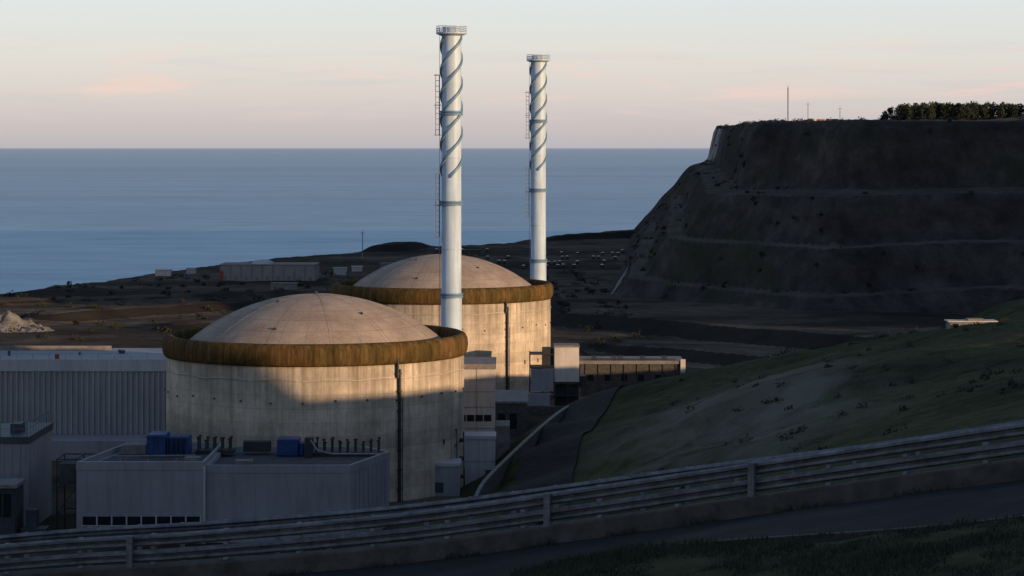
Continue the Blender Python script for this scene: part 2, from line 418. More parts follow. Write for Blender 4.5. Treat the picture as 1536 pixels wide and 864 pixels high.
def pz(x,y): return float(plat_z(np.array([x]),np.array([y]))[0])
# ------------------------------------------------------------------ sea
def sea():
    m,nt,b=new_mat('sea_water')
    g=N(nt,'ShaderNodeNewGeometry').outputs['Position']
    sp=N(nt,'ShaderNodeSeparateXYZ'); L(nt,g,sp.inputs[0])
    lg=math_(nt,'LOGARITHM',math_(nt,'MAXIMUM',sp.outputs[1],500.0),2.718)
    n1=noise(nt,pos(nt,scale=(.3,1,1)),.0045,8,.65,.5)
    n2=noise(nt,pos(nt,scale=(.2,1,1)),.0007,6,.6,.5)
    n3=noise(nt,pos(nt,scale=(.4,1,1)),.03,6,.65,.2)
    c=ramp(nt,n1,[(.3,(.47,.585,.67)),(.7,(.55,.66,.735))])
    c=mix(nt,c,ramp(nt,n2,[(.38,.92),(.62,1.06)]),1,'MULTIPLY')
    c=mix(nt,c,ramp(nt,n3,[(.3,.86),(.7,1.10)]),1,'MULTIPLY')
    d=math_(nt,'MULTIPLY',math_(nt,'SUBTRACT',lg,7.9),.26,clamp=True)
    c=mix(nt,c,(.78,.79,.82),d)  # horizon haze painted in: water colour pales with distance
    gl=N(nt,'ShaderNodeBsdfGlossy'); gl.inputs['Roughness'].default_value=.34; L(nt,c,gl.inputs['Color'])
    df=N(nt,'ShaderNodeBsdfDiffuse'); df.inputs['Color'].default_value=(.05,.10,.14,1)
    w=noise(nt,pos(nt,scale=(.5,1,1)),.10,6,.65)
    bn=N(nt,'ShaderNodeBump'); bn.inputs['Strength'].default_value=.7; bn.inputs['Distance'].default_value=1.0
    L(nt,w,bn.inputs['Height']); L(nt,bn.outputs[0],gl.inputs['Normal'])
    mx=N(nt,'ShaderNodeMixShader'); mx.inputs[0].default_value=.95
    L(nt,df.outputs[0],mx.inputs[1]); L(nt,gl.outputs[0],mx.inputs[2]); L(nt,mx.outputs[0],nt.nodes['Material Output'].inputs[0])
    nt.nodes.remove(b); return m
ys_=[600,1200,2500,5000,10000,20000,50000,100000,400000]
vv=[];ff=[]
for i,y in enumerate(ys_): vv+=[(-1.2*y-2500,y if i else -400,0),(1.2*y+2500,y if i else -400,0)]
for i in range(len(ys_)-1): ff.append((2*i,2*i+1,2*i+3,2*i+2))
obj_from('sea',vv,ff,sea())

# ------------------------------------------------------------------ reactors
def reactor(cx,cy):
    e=group('reactor_building',(cx,cy,PLAT))
    z=lambda a:a-PLAT
    Rw=24.7
    lathe('containment_wall',[(Rw,z(12.5)),(Rw,z(24)),(Rw,z(36.0)),(Rw-.2,z(36.2))],M['rc'],e,160)
    lathe('cornice_ring',[(Rw-.3,z(35.7)),(Rw+.25,z(35.75)),(Rw+.55,z(36.3)),(Rw+.7,z(37.3)),(Rw+.6,z(38.4)),(Rw+.25,z(39.05)),(Rw-.3,z(39.3)),(Rw-1.0,z(39.15)),(Rw-1.2,z(38.8)),(Rw-1.25,z(37.2))],M['cornice'],e,160)
    lathe('gutter_roof',[(Rw-1.2,z(37.4)),(20.9,z(37.45))],M['roof'],e,128)
    dp=[]
    Rs=33.0; top=z(45.7)
    for i in range(22):
        r=21.4*(1-i/21.0); dp.append((max(r,.01),top-(Rs-math.sqrt(Rs*Rs-r*r))))
    lathe('dome',[(21.4,z(37.0))]+dp,M['dome'],e,160)
    a=Acc(); a.beam((0,0,top),(0,0,top+.4),.3,10)
    for t,rr_ in ((3.9,8),(5.4,13),(4.4,17)):
        a.box(rr_*math.cos(t)-.2,rr_*math.cos(t)+.2,rr_*math.sin(t)-.2,rr_*math.sin(t)+.2,top-(Rs-math.sqrt(Rs*Rs-rr_*rr_))-.1,top-(Rs-math.sqrt(Rs*Rs-rr_*rr_))+.3)
    a.done('dome_vents',M['dark_steel'],e)
    a=Acc()
    for t in np.linspace(0,2*math.pi,13)[:-1]+.2:
        p=None
        for r,zz in dp[::2]:
            q=(r*math.cos(t),r*math.sin(t),zz+.02)
            if p: a.beam(p,q,.022,4)
            p=q
    a.done('lightning_conductors',M['conc'],e)
    th=R(36.5); a=Acc()
    def P(rr,t,zz): return (rr*math.sin(t),-rr*math.cos(t),zz)
    a.obox(P(Rw+.35,th,z(24.5)),.13,.28,10.5,th)
    a.obox(P(Rw+.35,th-.016,z(35.4)),.12,.28,1.8,th)
    a.obox(P(Rw+.33,th-.007,z(34.3)),.42,.3,.12,th)
    for zz in np.arange(16,33.5,3.1):
        a.obox(P(Rw+.32,th,z(zz)),.32,.36,.07,th)
    a.beam(P(Rw+.4,th+.022,z(14)),P(Rw+.4,th+.022,z(30.5)),.07,6)
    a.done('service_riser',M['dark_steel'],e)
    a=Acc(); p=None
    for i in range(160):
        t=2*math.pi*i/160; zz=z(33.6)+.35*abs(math.sin(t*9))-.15
        q=P(Rw+.12,t,zz)
        if p: a.beam(p,q,.06,4)
        p=q
    a.done('perimeter_cable',M['cable'],e)
    a=Acc()
    for t in np.linspace(-1.45,1.45,15):
        a.obox(P(Rw+.1,t,z(30.2+random.uniform(-.3,.3))),.13,.12,.13,t)
        if random.random()<.6: a.obox(P(Rw+.1,t+.03,z(22.5)),.10,.10,.4,t)
    a.done('wall_boxes',M['dark_steel'],e)
    return e
reactor(-32.7,400); reactor(-15.9,549)

# ------------------------------------------------------------------ chimneys
def chimney(cx,cy):
    e=group('exhaust_chimney',(cx,cy,PLAT)); z=lambda a:a-PLAT; r=1.80
    lathe('shaft',[(r+.12,z(13)),(r+.12,z(43)),(r,z(43.1)),(r,z(91.2)),(r-.15,z(92.2)),(r-.35,z(92.2)),(r-.4,z(90))],M['chim'],e,48)
    for zz in (43.0,59.9,76.4,51.5,68.2):
        big=zz in (43.0,59.9,76.4); w=.34 if big else .08; h=.42 if big else .10
        lathe('flange',[(r,z(zz)-h),(r+w,z(zz)-h),(r+w,z(zz)-h*.4),(r+w*.6,z(zz)),(r+w,z(zz)+h*.4),(r+w,z(zz)+h),(r,z(zz)+h)],M['strake'] if big else M['chim'],e,40,False)
    v=[];f=[];pitch=13.5
    for s in range(3):
        n=110; b=len(v)
        for i in range(n+1):
            zz=64.9+(90.2-64.9)*i/n; t=2*math.pi*((zz-64.9)/pitch+s/3)+.5
            for rr,dz in ((r-.02,-.38),(r+.30,-.30),(r+.30,.30),(r-.02,.38)):
                v.append((rr*math.cos(t),rr*math.sin(t),z(zz)+dz))
        for i in range(n):
            for k in range(4):
                f.append((b+4*i+k,b+4*i+(k+1)%4,b+4*i+4+(k+1)%4,b+4*i+4+k))
    obj_from('helical_strakes',v,f,M['strake'],parent=e)
    lathe('top_gallery',[(r,z(90.5)),(r+1.0,z(90.9)),(r+1.02,z(91.2)),(r,z(91.25))],M['chim'],e,32,False)
    a=Acc()
    for i in range(20):
        t=2*math.pi*i/20; q=((r+.95)*math.cos(t),(r+.95)*math.sin(t)); t2=2*math.pi*(i+1)/20; q2=((r+.95)*math.cos(t2),(r+.95)*math.sin(t2))
        a.beam((*q,z(91.1)),(*q,z(92.3)),.06,4)
        for h in (91.5,91.9,92.3): a.beam((*q,z(h)),(*q2,z(h)),.07,4)
    a.done('gallery_railing',M['chim'],e)
    a=Acc()
    x=-(r+.35)
    a.beam((x,-.25,z(16)),(x,-.25,z(90.8)),.05,4); a.beam((x,.25,z(16)),(x,.25,z(90.8)),.05,4)
    for z0,z1 in ((53.5,65.2),(72.3,83.3)):
        for xx,yy in ((x-.1,-.45),(x-.1,.45),(x-.75,-.3),(x-.75,.3)): a.beam((xx,yy,z(z0)),(xx,yy,z(z1)),.06,4)
        for zz in np.arange(z0,z1,1.0): a.box(x-.78,x-.05,-.47,.47,z(zz),z(zz)+.08)
        for zz in (z0,(z0+z1)/2,z1): a.box(x-1.0,x+.2,-.9,.9,z(zz),z(zz)+.14)
    a.done('caged_ladder',M['steel'],e)
    return e
chimney(-11.1,440); chimney(6.3,575)

# ------------------------------------------------------------------ turbine hall (left, ribbed)
def turbine_hall():
    x0,x1,y0,y1=-190,-57,440,466; z0,z1=12.5,31.0
    e=group('turbine_hall',(x0,y0,0)); W=x1-x0; D=y1-y0
    Acc().box(0,W,0,D,z0,z1).done('walls',M['hall_clad'],e)
    a=Acc()
    for i in range(int(W/1.0)): a.box(i*1.0+.1,i*1.0+.42,-.34,0,z0,z1-2.0)
    a.done('cladding_ribs',M['hall_clad'],e)
    Acc().box(-.3,W+.3,-.45,.2,z1-1.9,z1+.3).done('parapet',M['white_clad'],e)
    Acc().box(-.3,W+.3,.21,D,z1+.003,z1+.15).done('roof_sheet',M['grey_clad'],e)
    Acc().box(20,W-20,D-5,D-4.5,z1+.151,z1+1.0).done('rear_parapet',M['conc'],e)
    a=Acc()
    for i in range(0,int(W),3):
        a.box(i,i+.07,.6,.67,z1+.151,z1+1.2)
    a.box(0,W,.6,.65,z1+1.2,z1+1.26)
    a.done('roof_railing',M['steel'],e)
    a=Acc()
    for i in range(22):
        x=random.uniform(60,W-1); y=random.uniform(8,22); w=random.uniform(.3,1.0); h=random.uniform(.4,1.1)
        a.box(x,x+w,y,y+w,z1+.151,z1+h)
    a.done('roof_units',M['roof'],e)
    a=Acc()
    for x in (W-27,W-3.5,W-5.4,W-2.2): a.box(x,x+.7,1,1.6,z1+.151,z1+1.1)
    a.done('red_roof_markers',M['red'],e)
    Acc().box(W-30,W-4,-10,-.5,z0,17.5).done('annexe',M['grey_clad'],e)
turbine_hall()

# ------------------------------------------------------------------ front auxiliary building
def aux():
    e=group('auxiliary_building',(-60,340,0))
    def p(x,y): return (x+60,y-340)
    z0,zt=12.5,25.2
    A=[p(-61.7,340),p(-43.6,340),p(-43.6,362),p(-54,364),p(-58,362)]
    B=[p(-43.6,340.6),p(-22.9,340.6),p(-18.2,356),p(-22,362),p(-43.6,362)]
    Acc().prism(A,z0,zt-.5).done('west_block',M['grey_clad'],e)
    Acc().prism(B,z0,zt-.9).done('east_block',M['grey_clad'],e)
    def parapet(poly,zb,zt,w,name):
        a=Acc(); n=len(poly)
        cx=sum(q[0] for q in poly)/n; cy=sum(q[1] for q in poly)/n
        ins=[(q[0]+(cx-q[0])*w,q[1]+(cy-q[1])*w) for q in poly]; out=[(q[0]-(cx-q[0])*.006,q[1]-(cy-q[1])*.006) for q in poly]
        for i in range(n):
            j=(i+1)%n; a.prism([out[i],out[j],ins[j],ins[i]],zb,zt)
        a.done(name,M['grey_clad'],e)
    parapet(A,zt-.8,zt+.35,.04,'west_parapet'); parapet(B,zt-1.3,zt-.2,.04,'east_parapet')
    Acc().prism([(q[0]*.93+1.0,q[1]*.9+1) for q in A],zt-.49,zt-.46).prism([(q[0]*.93+1.6,q[1]*.9+1) for q in B],zt-.89,zt-.86).done('roof_felt',M['roof'],e)
    a=Acc()
    for x in np.arange(-60.2,-44,3.0): a.box(x+60,x+60.03,-.015,.05,z0,zt-.85)
    for x in np.arange(-42.4,-23,3.0): a.box(x+60,x+60.03,.585,.65,z0,zt-1.35)
    a.done('cladding_joints',M['steel'],e)
    Acc().box(-43.75+60,-43.45+60,-.15,.75,z0,zt-.3).done('corner_trim',M['white_clad'],e)
    a=Acc(); b=Acc()
    x=-60.8
    while x<-45: a.box(x+60,x+61.9,-.06,.2,16.6,17.8); b.box(x+61.9,x+62.1,-.12,.2,16.5,17.9); x+=2.1
    x=-43
    while x<-34.5: a.box(x+60,x+61.9,.54,.9,15.7,16.7); b.box(x+61.9,x+62.1,.5,.9,15.6,16.8); x+=2.1
    b.box(-.9,15.2,-.12,.1,16.4,16.55)
    a.done('window_strip',M['window'],e); b.done('mullions',M['white_clad'],e)
    a=Acc()
    for k in range(1,9):
        t=k/9; q=p(-22.9+4.7*t,340.6+15.4*t); a.obox((q[0]+.02,q[1],zt-6.8),.04,.05,5.5,0)
    a.done('side_joints',M['steel'],e)
    a=Acc()
    a.box(6.4,9.2,12,17,zt-.4,zt+2.7); a.box(9.4,12.4,12.6,17,zt-.4,zt+2.3); a.box(25.2,28.4,15,19,zt-.8,zt+1.7); a.box(28.4,29.2,15.4,18.4,zt-.8,zt+1.1)
    a.done('blue_roof_units',M['blue'],e,bev=.12)
    a=Acc()
    for x in np.arange(6.6,12.3,.7): a.box(x,x+.08,11.93,12.0 if x<9.2 else 12.6,zt-.3,zt+2.2)
    a.box(6.2,12.6,11.7,11.9,zt+2.4,zt+2.5)
    for x in np.arange(25.4,28.3,.6): a.box(x,x+.07,14.93,15.0,zt-.7,zt+1.5)
    a.done('blue_unit_ribs',M['dkclad'],e)
    a=Acc()
    for x0,x1,y,zb in ((13.6,18.8,15,zt-.4),(31.0,41.2,15.5,zt-.8)):
        for x in np.arange(x0,x1,1.15):
            for yy in (y,y+2.2):
                h=random.uniform(1.5,2.3); a.beam((x,yy,zb),(x,yy,zb+h),.13,8); a.beam((x,yy,zb+h),(x,yy,zb+h+.28),.24,8)
        a.box(x0-.4,x1,y-.3,y+2.6,zb,zb+.5)
    a.box(29.4,30.6,14,16,zt-.8,zt+2.0); a.box(20,24,17,19,zt-.4,zt+1.1)
    a.done('vent_stacks',M['dark_steel'],e)
    a=Acc()
    pts=[(30.3,13.5,zt+1.8),(31.4,13.2,zt+.3),(33.5,13.0,zt-.2),(41,13,zt-.2)]
    for q,r_ in zip(pts,pts[1:]): a.beam(q,r_,.14,8)
    for x in (4,8,12): a.beam((x,3,zt-.3),(x,3,zt+.5),.1,6)
    a.beam((2,8,zt+.1),(14,9,zt+.1),.12,6)
    a.done('roof_pipes',M['steel'],e)
    a=Acc(); a.box(2.5,6,14,18,zt-.4,zt+1.0); a.box(13,15.2,4,6,zt-.4,zt+.4)
    a.box(20,22.5,6,8,zt-.8,zt-.3)
    a.done('roof_housings',M['conc'],e)
aux()

# ------------------------------------------------------------------ buildings at left edge
def left_bldg():
    e=group('switchgear_building',(-90,345,0))
    Acc().box(-10,19.6,4,22,12.5,27.6).done('walls',M['grey_clad'],e)
    Acc().box(-10.2,19.8,3.8,22.2,27.0,28.0).done('parapet',M['dkclad'],e)
    a=Acc()
    for x in np.arange(6,20,1.9):
        a.beam((x,4.4,28),(x,4.4,30.0),.06,4)
    for h in (29.1,30.0): a.beam((4,4.4,h),(19.5,4.4,h),.05,4); a.beam((19.5,4.4,h),(19.5,21,h),.05,4)
    for y in np.arange(4.4,21,2): a.beam((19.5,y,28),(19.5,y,30.0),.05,4)
    a.done('roof_railing',M['teal'],e)
    a=Acc()
    for x in (8,12,16): a.box(x,x+1.6,9,12,28,29.3)
    a.done('roof_units',M['dkclad'],e)
    a=Acc()
    for x in np.arange(5,19.5,1.2): a.box(x,x+.3,3.88,4,12.5,27)
    a.done('cladding_ribs',M['grey_clad'],e)
left_bldg()
def annex():
    e=group('glazed_annex',(-90,336,0))
    Acc().box(0,20.4,0,6,12.5,22.4).done('walls',M['dkclad'],e)
    Acc().box(-.3,20.7,-.5,6.3,22.41,22.9).done('roof',M['conc'],e)
    a=Acc();b=Acc()
    for x in np.arange(8,20,1.35):
        a.box(x,x+1.15,-.08,.1,18.3,21.6); b.box(x+1.15,x+1.3,-.15,.1,17.5,22.2)
    a.done('glazing',M['window'],e); b.done('mullions',M['dkclad'],e)
    Acc().box(21,24.5,1,4,12.5,16.5).box(21.5,23,2,4,16.5,19).done('switch_cabinets',M['dkclad'],e)
annex()
def gantry():
    e=group('steel_gantry',(-66,347,0)); a=Acc()
    for x in (.2,3,5.5):
        for y in (0,6): a.beam((x,y,12.5),(x,y,25),.14,4)
    for h in (17,21,25):
        for y in (0,6): a.beam((.2,y,h),(5.5,y,h),.12,4)
        for x in (.2,3,5.5): a.beam((x,0,h),(x,6,h),.12,4)
    a.beam((.2,0,17),(3,0,21),.08,4); a.beam((3,0,21),(5.5,0,25),.08,4)
    a.done('frame',M['dark_steel'],e)
    Acc().box(.4,5.4,1,5.5,21.2,24.2).done('transformer_box',M['roof'],e)
gantry()

# ------------------------------------------------------------------ cluster right of front reactor
def tower_block():
    e=group('fuel_building',(-8,420,0))
    Acc().box(-8,5.0,0,14,12.5,31.6).done('walls',M['pale_clad'],e)
    Acc().box(-8.2,5.2,-.2,14.2,31.3,32.2).done('parapet',M['conc'],e)
    a=Acc()
    for i in range(5): a.beam((-7.0+i*1.15,1.5,32),(-7.0+i*1.15,1.5,33.3),.33,8)
    a.box(-7.4,-1.6,.9,2.1,32,32.5)
    a.done('roof_vents',M['dark_steel'],e)
    a=Acc()
    for k in range(4): a.box(-1.4+k*1.5,-.1+k*1.5,-.06,.2,22.2,23.3)
    a.done('windows',M['window'],e)
    a=Acc()
    for z_ in (16,19.2,20.9,24.6,27.3,29.4): a.box(-8,5.02,-.05,.1,z_,z_+.09)
    for x in (-5,-2,1.8): a.box(x,x+.07,-.05,.1,12.6,31.3)
    a.done('panel_joints',M['steel'],e)
    Acc().box(5.1,7.6,3,12,12.5,21).done('side_block',M['conc'],e)
tower_block()
def small(name,cx,cy,parts):
    e=group(name,(cx,cy,0))
    for i,(nm,mt,bx) in enumerate(parts):
        a=Acc()
        for b in bx: a.box(*b)
        a.done(nm,M[mt],e)
    return e
small('ventilation_house',-8,398,[('walls','white_clad',[(.2,5.2,0,6,12.5,22.0)]),('parapet','white_clad',[(.05,5.35,-.15,6.15,21.7,22.25)]),
   ('door','dkclad',[(3.6,4.6,-.08,.1,14,16.6)]),('joints','steel',[(.2,5.2,-.05,.1,18,18.08),(2.5,2.57,-.05,.1,12.6,21.7)])])
small('pump_house',-14,386,[('walls','grey_clad',[(.6,5.6,0,6,12.5,19.0)]),('parapet','white_clad',[(.45,5.75,-.15,6.15,18.8,19.3)]),
   ('louvres','dkclad',[(1.2,3.0,-.07,.1,14.6,16.2)]),('duct','dark_steel',[(-1.0,.4,1,3,12.5,21.5),(-1.4,.6,.6,3.4,21.5,22.2)])])
e=group('pipe_rack',(-15,392,0)); a=Acc()
for x in (0,3,6):
    for y in (0,5): a.beam((x,y,12.5),(x,y,24),.13,4)
for h in (15.5,18.5,21.5,24):
    for y in (0,5): a.beam((0,y,h),(6,y,h),.11,4)
    for x in (0,3,6): a.beam((x,0,h),(x,5,h),.11,4)
for h in (16,19,22): a.beam((-2,2.5,h),(7,2.5,h),.35,8)
a.beam((0,0,15.5),(3,0,18.5),.07,4); a.beam((3,0,18.5),(6,0,21.5),.07,4)
a.done('frame',M['dark_steel'],e)
Acc().box(.5,2.6,.5,4.5,18.7,21.2).done('filter_box',M['dkclad'],e)
e=group('stair_tower',(5,508,0))
Acc().box(4.0,9.2,0,6,20.5,27.8).done('upper_clad_box',M['pale_clad'],e)
Acc().box(3.9,9.3,-.1,6.1,27.8,28.2).done('roof',M['conc'],e)
a=Acc()
for x in (-1.2,1.5,4.2,6.8,9.0):
    for y in (.2,5.8): a.beam((x,y,12.5),(x,y,20.5 if x>4 else 26.5),.17,4)
for h in (15,17.5,20.3,23.5,26.3):
    x1=9.0 if h<21 else 4.0
    for y in (.2,5.8): a.beam((-1.2,y,h),(x1,y,h),.15,4)
    a.box(-1.2,x1,.3,5.7,h-.1,h+.02)
for k,h in enumerate((12.5,15,17.5)): a.beam((1.5 if k%2 else 4.2,.3,h),(4.2 if k%2 else 1.5,.3,h+2.6),.14,4)
a.box(9.2,10.6,1,5,19.2,21.6); a.box(1.4,3.8,.6,4,24,27.6)
a.box(4.3,9.0,2,5,12.5,19.8)
a.done('steel_frame',M['dark_steel'],e)
Acc().box(-1.0,3.7,-.6,5,18.6,23.3).done('lower_clad_box',M['grey_clad'],e)
Acc().box(-2,7.5,-3,-.7,12.5,15.5).done('plinth_block',M['conc_dk'],e)
Acc().box(-3.4,3,-1.5,1.2,15.6,18.2).done('duct_box',M['grey_clad'],e)
small('link_building',-3.5,470,[('walls','conc_dk',[(0,6.5,0,22,12.5,20)]),('parapet','conc',[(-.2,6.7,-.2,22.2,20.01,20.4)]),
   ('openings','window',[(.8,2.2,-.07,.1,15,18),(3,4.4,-.07,.1,15,18)])])
e=group('storage_building',(15,540,0))
Acc().box(.4,23.4,0,12,11,21.4).done('walls',M['conc_dk'],e)
Acc().box(0,23.8,-.3,12.3,21.41,22.1).done('roof_edge',M['conc'],e)
Acc().box(22.9,24.0,-.6,-.31,17.6,22.5).done('end_fin',M['pale_clad'],e)
a=Acc()
for x in np.arange(1.5,22,2.9): a.box(x,x+.16,-.2,0,12,21.4)
a.done('pilasters',M['conc_dk'],e)
a=Acc()
for x in np.arange(2,20,3.8): a.box(x,x+1.3,-.06,.1,17.6,19)
a.done('windows',M['window'],e)
a=Acc()
for x in (3,7.5,9,14,19): a.box(x,x+1.1,3,4.5,22.1,22.9)
a.beam((1,1.2,22.4),(22,1.2,22.4),.12,6); a.done('roof_units',M['dark_steel'],e)

# ------------------------------------------------------------------ warehouse & far plant
def far_building(name,cx,cy,w,d,h,mat,roof='roof',doors=0,zf=None):
    zb=(zf or pz)(cx,cy)-1.5; e=group(name,(cx,cy,0))
    Acc().box(-w/2,w/2,0,d,zb,zb+1.5+h).done('walls',mat,e)
    Acc().box(-w/2-.3,w/2+.3,-.3,d+.3,zb+1.51+h,zb+1.8+h).done('roof',M[roof],e)
    if doors:
        a=Acc()
        for i in range(doors):
            x=-w/2+w*(i+.5)/doors; a.box(x-.7,x+.7,-.1,.1,zb+1.5,zb+1.5+h*.3)
        a.done('doors',M['conc'],e)
        a=Acc()
        for i in range(doors+1):
            x=-w/2+w*i/doors; a.box(max(x-.12,-w/2),min(x+.12,w/2),-.22,0,zb,zb+1.5+h)
        a.done('pilasters',M['conc'],e)
    return e
pinkish=simple('pale_render',(.27,.235,.24),.8,.2,.15)
w_=far_building('warehouse',-110,1080,43,22,7.0,pinkish,'conc',9)
zb=pz(-110,1080)
lathe('roof_dome',[(5.2,0),(4.6,.9),(3,1.6),(.01,2.0)],M['white_clad'],w_,20).location=(-3,10,zb+7.2)
Acc().box(-21.3,-19.9,-.3,-.12,zb,zb+4.5).done('red_door',M['red'],w_)
far_building('site_hut',-163,1120,7,5,2.6,M['pale_clad'],'pale_clad')
far_building('site_hut',-152,1135,4,5,2.4,M['white_clad'],'white_clad')
far_building('site_hut',-97,1020,11,5,2.5,M['conc'],'conc')
far_building('site_hut',-81,1130,6,4,3.0,M['white_clad'],'white_clad')
far_building('site_hut',-75,1160,5,4,2.2,M['pale_clad'],'pale_clad')
far_building('site_hut',-60,1200,12,5,2.2,M['conc'],'conc')
far_building('pumping_station',-30,1330,26,8,3.2,M['conc_dk'],'conc_dk',4)
b=Acc(); c=Acc(); d=Acc()
for row in range(5):
    y=1200+row*45
    x=-40-row*1.5
    while x<62+row*2:
        x+=random.choice((2.7,3.0,5.5,9.0,14,18))
        if random.random()<.4: continue
        zz=pz(x,y)+.3; t=random.choice((b,c,c))
        yy=y+random.uniform(-.6,.6)
        t.box(x-.9,x+.9,yy-2.1,yy+2.1,zz,zz+.75); d.box(x-.75,x+.75,yy-1.2,yy+1.1,zz+.75,zz+1.4)
        d.box(x-.92,x+.92,yy-1.6,yy-1.0,zz-.35,zz+.15); d.box(x-.92,x+.92,yy+1.0,yy+1.6,zz-.35,zz+.15)
e=group('parked_cars',(0,0,0))
b.done('grey_bodies',M['roof'],e); c.done('dusty_bodies',M['carpaint'],e); d.done('glass_and_wheels',M['window'],e)
def mast(name,x,y,zb,h,w=.25,cross=False):
    e=group(name,(x,y,zb)); A_=Acc()
    A_.beam((0,0,-1),(0,0,h),w,6); A_.beam((0,0,h),(0,0,h+1.2),w*.4,4)
    A_.box(-w*3,w*3,-w*3,w*3,-1,.3)
    if cross: A_.beam((-1.2,0,h*.96),(1.2,0,h*.96),w*.6,4)
    A_.done('pole',M['steel'],e)
mast('radio_mast',138,1200,cz(138,1200),18,.30)
mast('street_lamp',148,1200,cz(148,1200),10,.16,True)
mast('street_lamp',164,1200,cz(164,1200),8,.16,True)
mast('lamp_mast',-81,1300,pz(-81,1300),14,.24,True)
a=Acc()
for i in range(60):
    x=random.uniform(139,190); y=random.uniform(1120,1180); zz=cz(x,y); w=random.uniform(.8,4.5)
    a.box(x,x+w,y,y+2,zz-.3,zz+random.uniform(.8,2.2))
a.done('cliff_top_huts',M['warm'])

# ------------------------------------------------------------------ chalk heap & scars
def mound(name,cx,cy,rx,ry,h,mat,zb):
    xs=np.linspace(-1,1,60); v=[];f=[]
    for j in xs:
        for i in xs:
            r=math.hypot(i,j); k=max(0,1-r**2.2)
            nn=float(fbm(np.array([i*4+cx]),np.array([j*4+cy]),5)[0])
            v.append((i*rx,j*ry,-.4+h*k*(1+1.0*nn)))
    for j in range(59):
        for i in range(59): q=j*60+i; f.append((q,q+1,q+61,q+60))
    obj_from(name,v,f,mat,(cx,cy,zb))
mound('chalk_heap',-158,740,16,11,4.2,M['chalk'],pz(-158,740))
mound('chalk_heap',-146,735,7,6,1.6,M['chalk'],pz(-148,735))
def drape(name,pts,w,zf,mat,lift,nc=5,k=10,wj=0):
    P=catmull([(p[0],p[1],0) for p in pts],k); v=[];f=[]
    for i,p in enumerate(P):
        q=P[min(i+1,len(P)-1)]-P[max(i-1,0)]; q/=np.hypot(q[0],q[1]); n=(-q[1],q[0])
        ww=w*(1+wj*random.uniform(-1,1))
        for c_ in range(nc):
            o=(c_/(nc-1)-.5)*ww; x,y=p[0]+n[0]*o,p[1]+n[1]*o; v.append((x,y,zf(x,y)+lift))
    for i in range(len(P)-1):
        for c_ in range(nc-1): a=i*nc+c_; f.append((a,a+1,a+nc+1,a+nc))
    return obj_from(name,v,f,mat,smooth=True)
drape('chalk_scar',[(34,888),(37.5,905),(41,935),(45,970)],5,cz,M['chalk'],.5,6,8,.5)
drape('service_road',SR,9.6,hz,M['asph'],.32,11,20)
P=catmull([(-5.6,348,18.3),(-4.2,365,18.9),(-.4,390,19.6),(4.6,420,20.4),(9.8,452,20.5),(15,482,19.6)],12); a=Acc(); b=Acc()
for p,q in zip(P,P[1:]):
    m_=(p+q)/2; ang=math.atan2(q[1]-p[1],q[0]-p[0]); l=np.hypot(*(q-p)[:2])/2; z_=m_[2]+.3
    a.obox((m_[0],m_[1],(12+z_)/2),l*1.01,.25,(z_-12)/2,ang); b.obox((m_[0],m_[1],z_+.10),l*1.04,.28,.10,ang)
e=group('retaining_wall',(0,0,0)); a.done('wall_face',M['conc_dk'],e); b.done('coping',M['conc'],e)
zz=hz(80,416); e=group('concrete_hut',(80,416,zz)); 
Acc().box(-4.4,3.6,-1.6,1.8,-1.5,.75).box(-1.2,1.6,-1.2,1.2,.75,1.25).done('walls',M['conc'],e)
Acc().box(-4.7,3.9,-1.9,2.1,.751,.93).done('roof_slab',M['pale_clad'],e)
Acc().box(-3.8,-2.9,-1.66,-1.5,-.6,.45).box(.3,2.1,-1.66,-1.5,-.1,.4).done('openings',M['window'],e)
a=Acc(); pr=None
for i in range(16):
    x=40+i*2.4; y=470-i*1.3; zz=hz(x,y); a.beam((x,y,zz-.3),(x,y,zz+1.7),.08,4)
    if pr:
        for h in (.7,1.2,1.6): a.beam((pr[0],pr[1],pr[2]+h),(x,y,zz+h),.02,4)
    pr=(x,y,zz)
a.done('wire_fence',M['dark_steel'])

# ------------------------------------------------------------------ vegetation
def leaf_mass(name,items,mat,n,ls,trunks=True):
    v=[];f=[];t=Acc()
    for (x,y,z,h,r) in items:
        if trunks:
            t.beam((x,y,z-.5),(x+random.uniform(-.3,.3),y,z+h*.75),.16,5)
            for k in range(4):
                an=random.uniform(0,6.28); z1=z+h*random.uniform(.35,.7)
                t.beam((x,y,z1),(x+math.cos(an)*r*.7,y+math.sin(an)*r*.7,z1+h*.15),.06,4)
        nc=max(4,int(h*1.2)); cl=[]
        for k in range(nc):
            fr=random.uniform(.12,.95) if trunks else random.uniform(.1,.9)
            rr=r*(1.1-fr*.6)*random.uniform(.5,1.05); an=random.uniform(0,6.28)
            cl.append((x+math.cos(an)*rr*.6,y+math.sin(an)*rr*.6,z+h*fr,rr*.65+.3))
        for k in range(n):
            c=random.choice(cl); d=Vector((random.gauss(0,1),random.gauss(0,1),random.gauss(0,.7))); d.normalize(); d*=c[3]*random.uniform(.5,1.1)
            p=Vector(c[:3])+d; a=Vector((random.gauss(0,1),random.gauss(0,1),random.gauss(0,1))).normalized()*ls*random.uniform(.6,1.3); b=a.orthogonal().normalized()*ls*random.uniform(.5,1)
            q=len(v); v+= [tuple(p-a-b),tuple(p+a-b*.4),tuple(p+b)]; f.append((q,q+1,q+2))
    e=group(name,(0,0,0)); obj_from('foliage',v,f,mat,parent=e)
    if trunks: t.done('trunks',M['trunk'],e)
it=[]
for i in range(210):
    x=random.uniform(174.5,262); y=random.uniform(1085,1135)
    h=random.uniform(8.6,9.9)*(0.5+.5*min(1,(x-173)/8)); it.append((x,y,cz(x,y)-.3,h,random.uniform(1.9,2.9)))
leaf_mass('pine_trees',it,M['leaf'],150,.55)
it=[]
